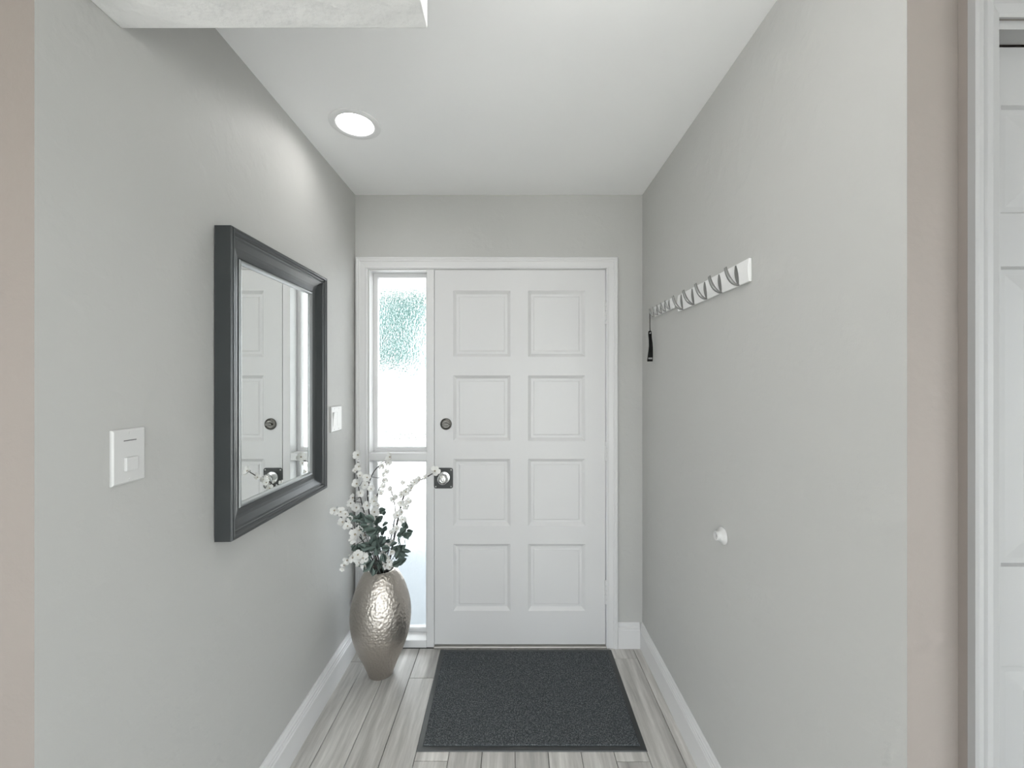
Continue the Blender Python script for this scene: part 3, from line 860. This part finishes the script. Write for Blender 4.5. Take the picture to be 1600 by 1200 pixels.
GV = 'flower branches in the floor vase'
BASE = Vector((VX, VY, 0.50))
def keep_in(p):
    p.x = max(p.x, XL + 0.022)
    p.y = min(p.y, 2.165)
    return p
def branch(name, label, path, blossoms=(), leaves=(), buds=0, twigs=(), seed=0, r0=0.0046):
    """path: list of (px, py, Y); blossoms: (px, py, Y offset, radius); leaves likewise with direction angle"""
    rng = random.Random(seed)
    root_p = Vector((VX + rng.uniform(-0.03, 0.03), VY + rng.uniform(-0.03, 0.03), 0.05))
    t = thing(name, (VX, VY, 0.5), label, 'flowers' if blossoms else 'foliage', GV)
    off = at(*path[0]) - BASE; off.z = 0          # the stem passes through the mouth of the vase
    if off.length > 0.042: off = off.normalized() * 0.042
    pts = [root_p, Vector((VX, VY, 0.46)) + off * 0.9, Vector((VX, VY, 0.518)) + off] + [keep_in(at(*p)) for p in path[1:]]
    line = polyline(pts, 30)
    bm = bmesh.new()
    tube(bm, line, [r0 * (1 - 0.62 * i / 30) for i in range(31)], 6)
    # short side twigs
    def near(p):
        return min(line, key=lambda q_: (q_ - p).length)
    ends = []
    for tw in twigs:
        p = keep_in(at(*tw)); a = near(p - Vector((0, 0, 0.03)))
        mid = a.lerp(p, 0.5) + Vector((0, 0, -0.006))
        tube(bm, [a, mid, p], [0.0016, 0.0013, 0.0008], 5)
    bl = []
    for b_ in blossoms:
        p = keep_in(at(b_[0], b_[1], b_[2])); a = near(p)
        if (a - p).length > 0.008:
            tube(bm, [a, a.lerp(p, 0.55) + Vector((0, 0, -0.003)), p], [0.0014, 0.0011, 0.0009], 5)
        bl.append((p, b_[3], a))
    lf = []
    for l in leaves:
        p = keep_in(at(l[0], l[1], l[2])); a = near(p)
        if (a - p).length > 0.006:
            tube(bm, [a, a.lerp(p, 0.5) + Vector((0, 0, -0.003)), p], [0.0013, 0.0010, 0.0008], 5)
        lf.append((p, l[3], l[4] if len(l) > 4 else None, a))
    obj('twig', bm, 'twig_bark', t, smooth=True)
    for i, (p, r, a) in enumerate(bl):
        o = link('blossom', rng.choice(BLO), t, p)
        d = (p - a) * 6 + Vector((rng.uniform(-.7, .7), -1.0, rng.uniform(-.2, .8)))
        place(o, p, d, rng.uniform(0, 6), r * 1.28, t)
    for i, (p, r, ang, a) in enumerate(lf):
        o = link('leaf', rng.choice(LEAVES), t, p)
        if ang is None: ang = rng.uniform(20, 160)
        ang = math.radians(ang)
        d = Vector((math.cos(ang), rng.uniform(-0.5, 0.25), math.sin(ang)))
        place(o, p, d, rng.uniform(0.6, 2.5), r, t)
        # keep tips off the wall behind and beside
    if buds:
        bm = bmesh.new()
        for i in range(buds):
            p = line[rng.randint(12, 30)] + Vector((rng.uniform(-.008, .008), rng.uniform(-.008, .008), rng.uniform(0, .008)))
            ax = Vector((rng.uniform(-1, 1), rng.uniform(-1, 0.3), 1)).normalized()
            lathe(bm, [(0, 0), (0.0035, 0.002), (0.0042, 0.006), (0.002, 0.010), (0, 0.011)], p, ax, 6)
        obj('buds', bm, 'petal', t, smooth=True)['kind'] = 'stuff'
    return t

random.seed(11)
branch('blossom_branch', 'upright white blossom branch at the left, its top flower on the door casing',
       [(592, 886, 2.00), (577, 830, 2.00), (565, 785, 2.01), (558, 745, 2.03), (560, 714, 2.04)],
       [(560, 711, 2.03, .024), (561, 729, 2.03, .017), (555, 735, 2.02, .013), (558, 756, 2.01, .022), (563, 770, 1.98, .018), (552, 778, 1.97, .020), (557, 793, 1.97, .020), (568, 806, 1.98, .022), (562, 743, 2.0, .016), (548, 786, 1.95, .018)],
       buds=14, twigs=[(561, 722, 2.03), (545, 779, 1.97), (566, 752, 2.01)], seed=1)
branch('blossom_branch', 'white blossom branch bending right with its top flower on the sidelight rail',
       [(594, 886, 2.02), (582, 830, 2.04), (574, 775, 2.06), (579, 748, 2.06), (590, 730, 2.06), (610, 718, 2.05)],
       [(610, 714, 2.04, .022), (607, 723, 2.04, .015), (597, 728, 2.05, .015), (604, 737, 2.05, .014), (574, 746, 2.03, .020), (570, 758, 2.02, .018), (580, 764, 2.03, .018), (585, 783, 2.02, .020), (574, 790, 2.0, .020), (600, 742, 2.05, .012)],
       buds=14, twigs=[(571, 748, 2.04), (607, 728, 2.05), (601, 745, 2.06)], seed=2)
branch('blossom_branch', 'long white blossom branch leaning right to the door knob',
       [(608, 886, 2.00), (614, 850, 2.00), (621, 815, 2.00), (631, 775, 2.00), (645, 755, 2.0), (662, 748, 2.0), (679, 738, 2.0)],
       [(679, 736, 1.99, .024), (665, 746, 1.99, .014), (655, 750, 1.99, .017), (648, 754, 1.98, .016), (643, 763, 1.98, .017), (634, 768, 1.98, .019), (628, 773, 1.98, .016), (638, 784, 1.98, .018), (626, 786, 1.98, .016), (634, 792, 1.98, .016), (628, 800, 1.97, .018), (621, 805, 1.97, .018), (629, 812, 1.97, .018), (620, 826, 1.98, .015), (612, 832, 1.98, .014), (630, 754, 2.0, .012)],
       buds=16, twigs=[(632, 753, 2.0), (660, 746, 2.0), (606, 808, 2.0)], seed=3, r0=0.0062)
branch('blossom_branch', 'low white blossom branch reaching left to the mirror wall',
       [(588, 884, 1.97), (570, 850, 1.93), (553, 830, 1.90), (538, 812, 1.88), (519, 799, 1.87)],
       [(523, 797, 1.86, .020), (532, 800, 1.86, .020), (540, 803, 1.86, .016), (536, 816, 1.86, .021), (543, 822, 1.86, .018), (548, 812, 1.87, .016), (556, 835, 1.86, .026), (562, 828, 1.87, .018), (551, 843, 1.86, .016)],
       buds=12, twigs=[(527, 791, 1.87), (543, 796, 1.88), (519, 799, 1.87)], seed=4)
branch('blossom_branch', 'drooping white blossom branch hanging over the left rim of the vase',
       [(586, 884, 1.94), (572, 868, 1.90), (558, 866, 1.88), (546, 872, 1.87), (536, 886, 1.87)],
       [(567, 872, 1.87, .022), (559, 867, 1.86, .022), (551, 871, 1.86, .021), (543, 875, 1.86, .019), (538, 883, 1.86, .015), (562, 879, 1.87, .018), (535, 889, 1.86, .011), (570, 884, 1.87, .016)],
       buds=6, seed=5)
branch('blossom_branch', 'middle white blossom branch before the lower sidelight pane',
       [(598, 886, 2.02), (592, 845, 2.03), (586, 795, 2.04), (592, 765, 2.05), (600, 752, 2.05)],
       [(601, 750, 2.04, .016), (599, 760, 2.04, .014), (596, 770, 2.04, .015), (585, 800, 2.0, .022), (580, 812, 1.98, .022), (576, 822, 1.97, .018), (590, 790, 2.02, .016), (588, 776, 2.03, .013), (570, 836, 1.94, .018), (576, 852, 1.93, .016)],
       buds=12, twigs=[(595, 785, 2.04), (591, 772, 2.05)], seed=6)
branch('blossom_branch', 'thin white blossom branch between the middle one and the long one',
       [(601, 886, 1.99), (609, 850, 2.0), (616, 815, 2.02), (617, 790, 2.03), (612, 768, 2.04)],
       [(611, 765, 2.03, .015), (615, 780, 2.02, .016), (619, 776, 2.02, .013), (612, 862, 1.96, .014), (603, 868, 1.95, .015), (608, 878, 1.94, .015), (598, 876, 1.94, .014), (605, 852, 1.97, .014), (614, 845, 1.98, .012), (600, 858, 1.96, .013), (602, 884, 1.94, .015), (609, 886, 1.94, .014), (598, 866, 1.95, .013), (605, 872, 1.94, .014)],
       buds=14, twigs=[(610, 765, 2.04)], seed=7)

def rnd_leaves(n, x0, x1, y0, y1, ya, yb, s0, s1, seed, ang=(20, 160)):
    rng = random.Random(seed)
    return [(rng.uniform(x0, x1), rng.uniform(y0, y1), rng.uniform(ya, yb), rng.uniform(s0, s1), rng.uniform(*ang)) for _ in range(n)]
def rl(n, x0, x1, y0, y1, ya, yb, seed, s0=.034, s1=.052):
    return rnd_leaves(n, x0, x1, y0, y1, ya, yb, s0, s1, seed, (0, 360))
branch('leaf_spray', 'grey-green leaf spray spreading left among the low blossoms',
       [(588, 884, 1.93), (576, 850, 1.91), (566, 825, 1.90), (552, 808, 1.89)],
       leaves=[(566, 816, 1.88, .050, 170), (560, 812, 1.88, .046, 150), (556, 822, 1.88, .044, 60), (562, 826, 1.87, .050, 20), (572, 832, 1.87, .052, 15), (580, 828, 1.89, .044, 80), (566, 812, 1.90, .036, 100), (578, 838, 1.88, .046, 35), (554, 852, 1.87, .028, 235), (558, 850, 1.87, .028, 285), (552, 806, 1.89, .034, 175), (560, 856, 1.87, .040, 200)] + rl(6, 556, 584, 812, 842, 1.88, 1.90, 31),
       seed=8, r0=0.0025)
branch('leaf_spray', 'dense dark green leaf spray hanging over the front rim of the vase',
       [(590, 886, 1.93), (586, 868, 1.91), (582, 852, 1.90), (584, 838, 1.90)],
       leaves=[(584, 846, 1.88, .054, 60), (578, 856, 1.88, .050, 150), (588, 858, 1.88, .054, 80), (592, 866, 1.89, .048, 95), (580, 868, 1.87, .052, 200), (586, 874, 1.87, .054, 250), (578, 880, 1.87, .046, 230), (590, 882, 1.88, .050, 290), (572, 862, 1.88, .040, 170), (582, 888, 1.87, .040, 260), (594, 850, 1.90, .044, 60), (588, 890, 1.88, .034, 250), (574, 872, 1.87, .042, 215), (594, 878, 1.89, .046, 60), (570, 856, 1.87, .036, 140), (578, 860, 1.865, .030, 20)] + rl(14, 568, 598, 848, 888, 1.87, 1.93, 32),
       seed=9, r0=0.0025)
branch('leaf_spray', 'pale grey leaf spray rising in the middle before the bright pane',
       [(597, 886, 2.04), (593, 850, 2.05), (590, 820, 2.06), (592, 800, 2.06)],
       leaves=[(592, 800, 2.04, .044, 30), (590, 806, 2.03, .044, 150), (596, 800, 2.04, .040, 10), (588, 816, 2.02, .048, 60), (592, 822, 2.02, .046, 250), (596, 836, 2.03, .044, 70), (592, 846, 2.02, .044, 40), (598, 850, 2.01, .042, 200), (576, 814, 2.0, .040, 80), (586, 832, 2.0, .046, 30), (600, 830, 2.04, .030, 70), (602, 862, 2.0, .036, 70)] + rl(14, 584, 606, 800, 866, 2.0, 2.05, 33, .028, .044),
       seed=10, r0=0.0022)
branch('leaf_spray', 'dark grey leaf spray on the right side of the vase opening',
       [(608, 886, 1.99), (616, 868, 1.98), (624, 845, 1.98), (632, 825, 1.98)],
       leaves=[(626, 834, 1.97, .050, 40), (632, 826, 1.97, .044, 70), (630, 838, 1.96, .046, 20), (636, 830, 1.97, .034, 5), (638, 832, 1.97, .036, 275), (632, 842, 1.97, .036, 300), (622, 856, 1.96, .046, 30), (624, 862, 1.96, .052, 350), (630, 858, 1.97, .040, 345), (618, 872, 1.96, .050, 50), (620, 880, 1.96, .050, 20), (614, 884, 1.95, .046, 30), (626, 872, 1.97, .042, 80), (616, 862, 1.98, .040, 60)] + rl(8, 614, 632, 830, 884, 1.95, 1.98, 34, .030, .046),
       seed=12, r0=0.0025)

# ------------------------------------------------------------------ the unseen room behind the viewer: added patio doors and ceiling lamps
def added_patio_door(name, rect, mp, at_, label):  # added doors, out of view, placed to bring daylight into the hall
    # rect in wall coordinates (s along the wall, z up); mp(s, z, d) -> xyz with d into the room
    w = thing(name, at_, label, 'window', kind='structure')
    s0, z0, s1, z1 = rect
    def slab(a0, b0, a1, b1, d0, d1):
        bm = bmesh.new()
        extrude_poly(bm, [(a0, b0), (a1, b0), (a1, b1), (a0, b1)], lambda p: mp(p[0], p[1], d0), lambda p: mp(p[0], p[1], d1))
        return bm
    bm = bmesh.new()
    frame_sweep(bm, rect, [(0, 0.015), (0, 0.085), (0.05, 0.085), (0.05, 0.015)], mp)
    obj('frame', bm, 'trim_white', w)
    sm = (s0 + s1) / 2
    obj('mullion', slab(sm - 0.025, z0 + 0.05, sm + 0.025, z1 - 0.05, 0.025, 0.075), 'trim_white', w)
    for a, b_ in ((s0 + 0.05, sm - 0.025), (sm + 0.025, s1 - 0.05)):
        obj('pane', slab(a, z0 + 0.05, b_, z1 - 0.05, 0.048, 0.052), 'clear_glass', w)
added_patio_door('window_2', (GY0, GZ0, GY1, GZ1), lambda q_, z, d: (RX1 + 0.1 - d, q_, z), (RX1 + 0.05, (GY0 + GY1) / 2, GZ0), 'added white-framed glass patio door, unseen, right of the viewer')
added_patio_door('window_3', (GY0, GZ0, GY1, GZ1), lambda q_, z, d: (RX0 - 0.1 + d, q_, z), (RX0 - 0.05, (GY0 + GY1) / 2, GZ0), 'added white-framed glass patio door, unseen, left of the viewer')
added_patio_door('window_4', (WX0, WZ0, WX1, WZ1), lambda q_, z, d: (q_, RY0 - 0.1 + d, z), ((WX0 + WX1) / 2, RY0 - 0.05, WZ0), 'added wide white-framed glass patio door, unseen, behind the viewer')

def ceiling_lamp(x, y, z, r, label, lens='warm_diffuser'):
    t = thing('ceiling_lamp', (x, y, z), label, 'light')
    bm = bmesh.new(); lathe(bm, [(0, -0.001), (r * 0.9, -0.001), (r * 0.92, -0.03), (r * 0.85, -0.035), (0, -0.035)], (x, y, z), n=40)
    obj('canopy', bm, 'nickel', t, smooth=True)
    bm = bmesh.new(); lathe(bm, [(r * 0.84, -0.036), (r, -0.045), (r * 0.97, -0.07), (r * 0.75, -0.105), (r * 0.4, -0.122), (0, -0.127)], (x, y, z), n=40)
    obj('diffuser', bm, lens, t, smooth=True)
ceiling_lamp(0.02, 0.66, HC, 0.15, 'added round white fill lamp, out of view at the mouth of the hall', 'hall_fill_diffuser')  # added out of view to brighten the hall
ceiling_lamp(-1.2, -0.3, 2.196, 0.20, 'round warm flush ceiling lamp under the soffit on the left')

# ------------------------------------------------------------------ outdoors beyond the sidelight
struct('ground', nb((-40, 40, -40, 70, -0.40, -0.16)), 'gravel', 'pale gravel yard around the house', 'yard')
struct('porch_floor', nb((-3, 3, 2.362, 4.7, -0.16, -0.03)), 'porch_shade_tint', 'porch outside the entry door, its bluish shade put into the colour', 'porch')
struct('driveway', nb((-6, 6, 4.7, 9.6, -0.16, -0.05)), 'concrete', 'sunlit pale concrete driveway beyond the porch', 'driveway')
struct('street', nb((-40, 40, 11.2, 24, -0.16, -0.06)), 'concrete', 'sunlit pale street beyond the driveway', 'street')
struct('roof', nb((-4, 4, 2.345, 5.2, 2.62, 2.74)), 'stucco', 'flat porch roof above the entry door', 'roof')
def tree(x, y, h, r, label, seed):
    rng = random.Random(seed)
    t = thing('street_tree', (x, y, -0.16), label, 'tree', 'trees beyond the sidelight')
    bm = bmesh.new(); tube(bm, [(x, y, -0.2), (x + .1, y, h * .3), (x - .1, y, h * .6)], [0.3, 0.22, 0.14], 10)
    obj('trunk', bm, 'bark', t, smooth=True)
    bm = bmesh.new()
    for i in range(64):
        a, rr_ = rng.uniform(0, 2 * PI), r * math.sqrt(rng.random()) * 0.8
        c = Vector((x + rr_ * math.cos(a), y + rr_ * math.sin(a), h * rng.uniform(0.24, 0.90)))
        sz = r * rng.uniform(0.14, 0.30)
        res = bmesh.ops.create_icosphere(bm, subdivisions=2, radius=sz, matrix=Matrix.Translation(c))
        for v in res['verts']:
            v.co += (v.co - c) * rng.uniform(-0.25, 0.25)
    obj('crown', bm, 'foliage', t)
tree(-8.8, 30, 10.4, 4.4, 'leafy street tree seen blurred through the upper sidelight pane', 2)
tree(-21, 36, 8.5, 3.0, 'smaller leafy tree left of the street tree beyond the sidelight', 3)

rng = random.Random(5)
bm = bmesh.new()
for i in range(46):
    c = Vector((-9.0 + i * 0.2, 10.6 + rng.uniform(-0.15, 0.15), 0.06 + rng.uniform(-0.04, 0.05)))
    res = bmesh.ops.create_icosphere(bm, subdivisions=2, radius=rng.uniform(0.18, 0.26), matrix=Matrix.Translation(c))
    for v in res['verts']: v.co += (v.co - c) * rng.uniform(-0.2, 0.2)
props(obj('low_hedge', bm, 'hedge_leaf'), 'low clipped hedge between driveway and street beyond the sidelight', 'hedge')
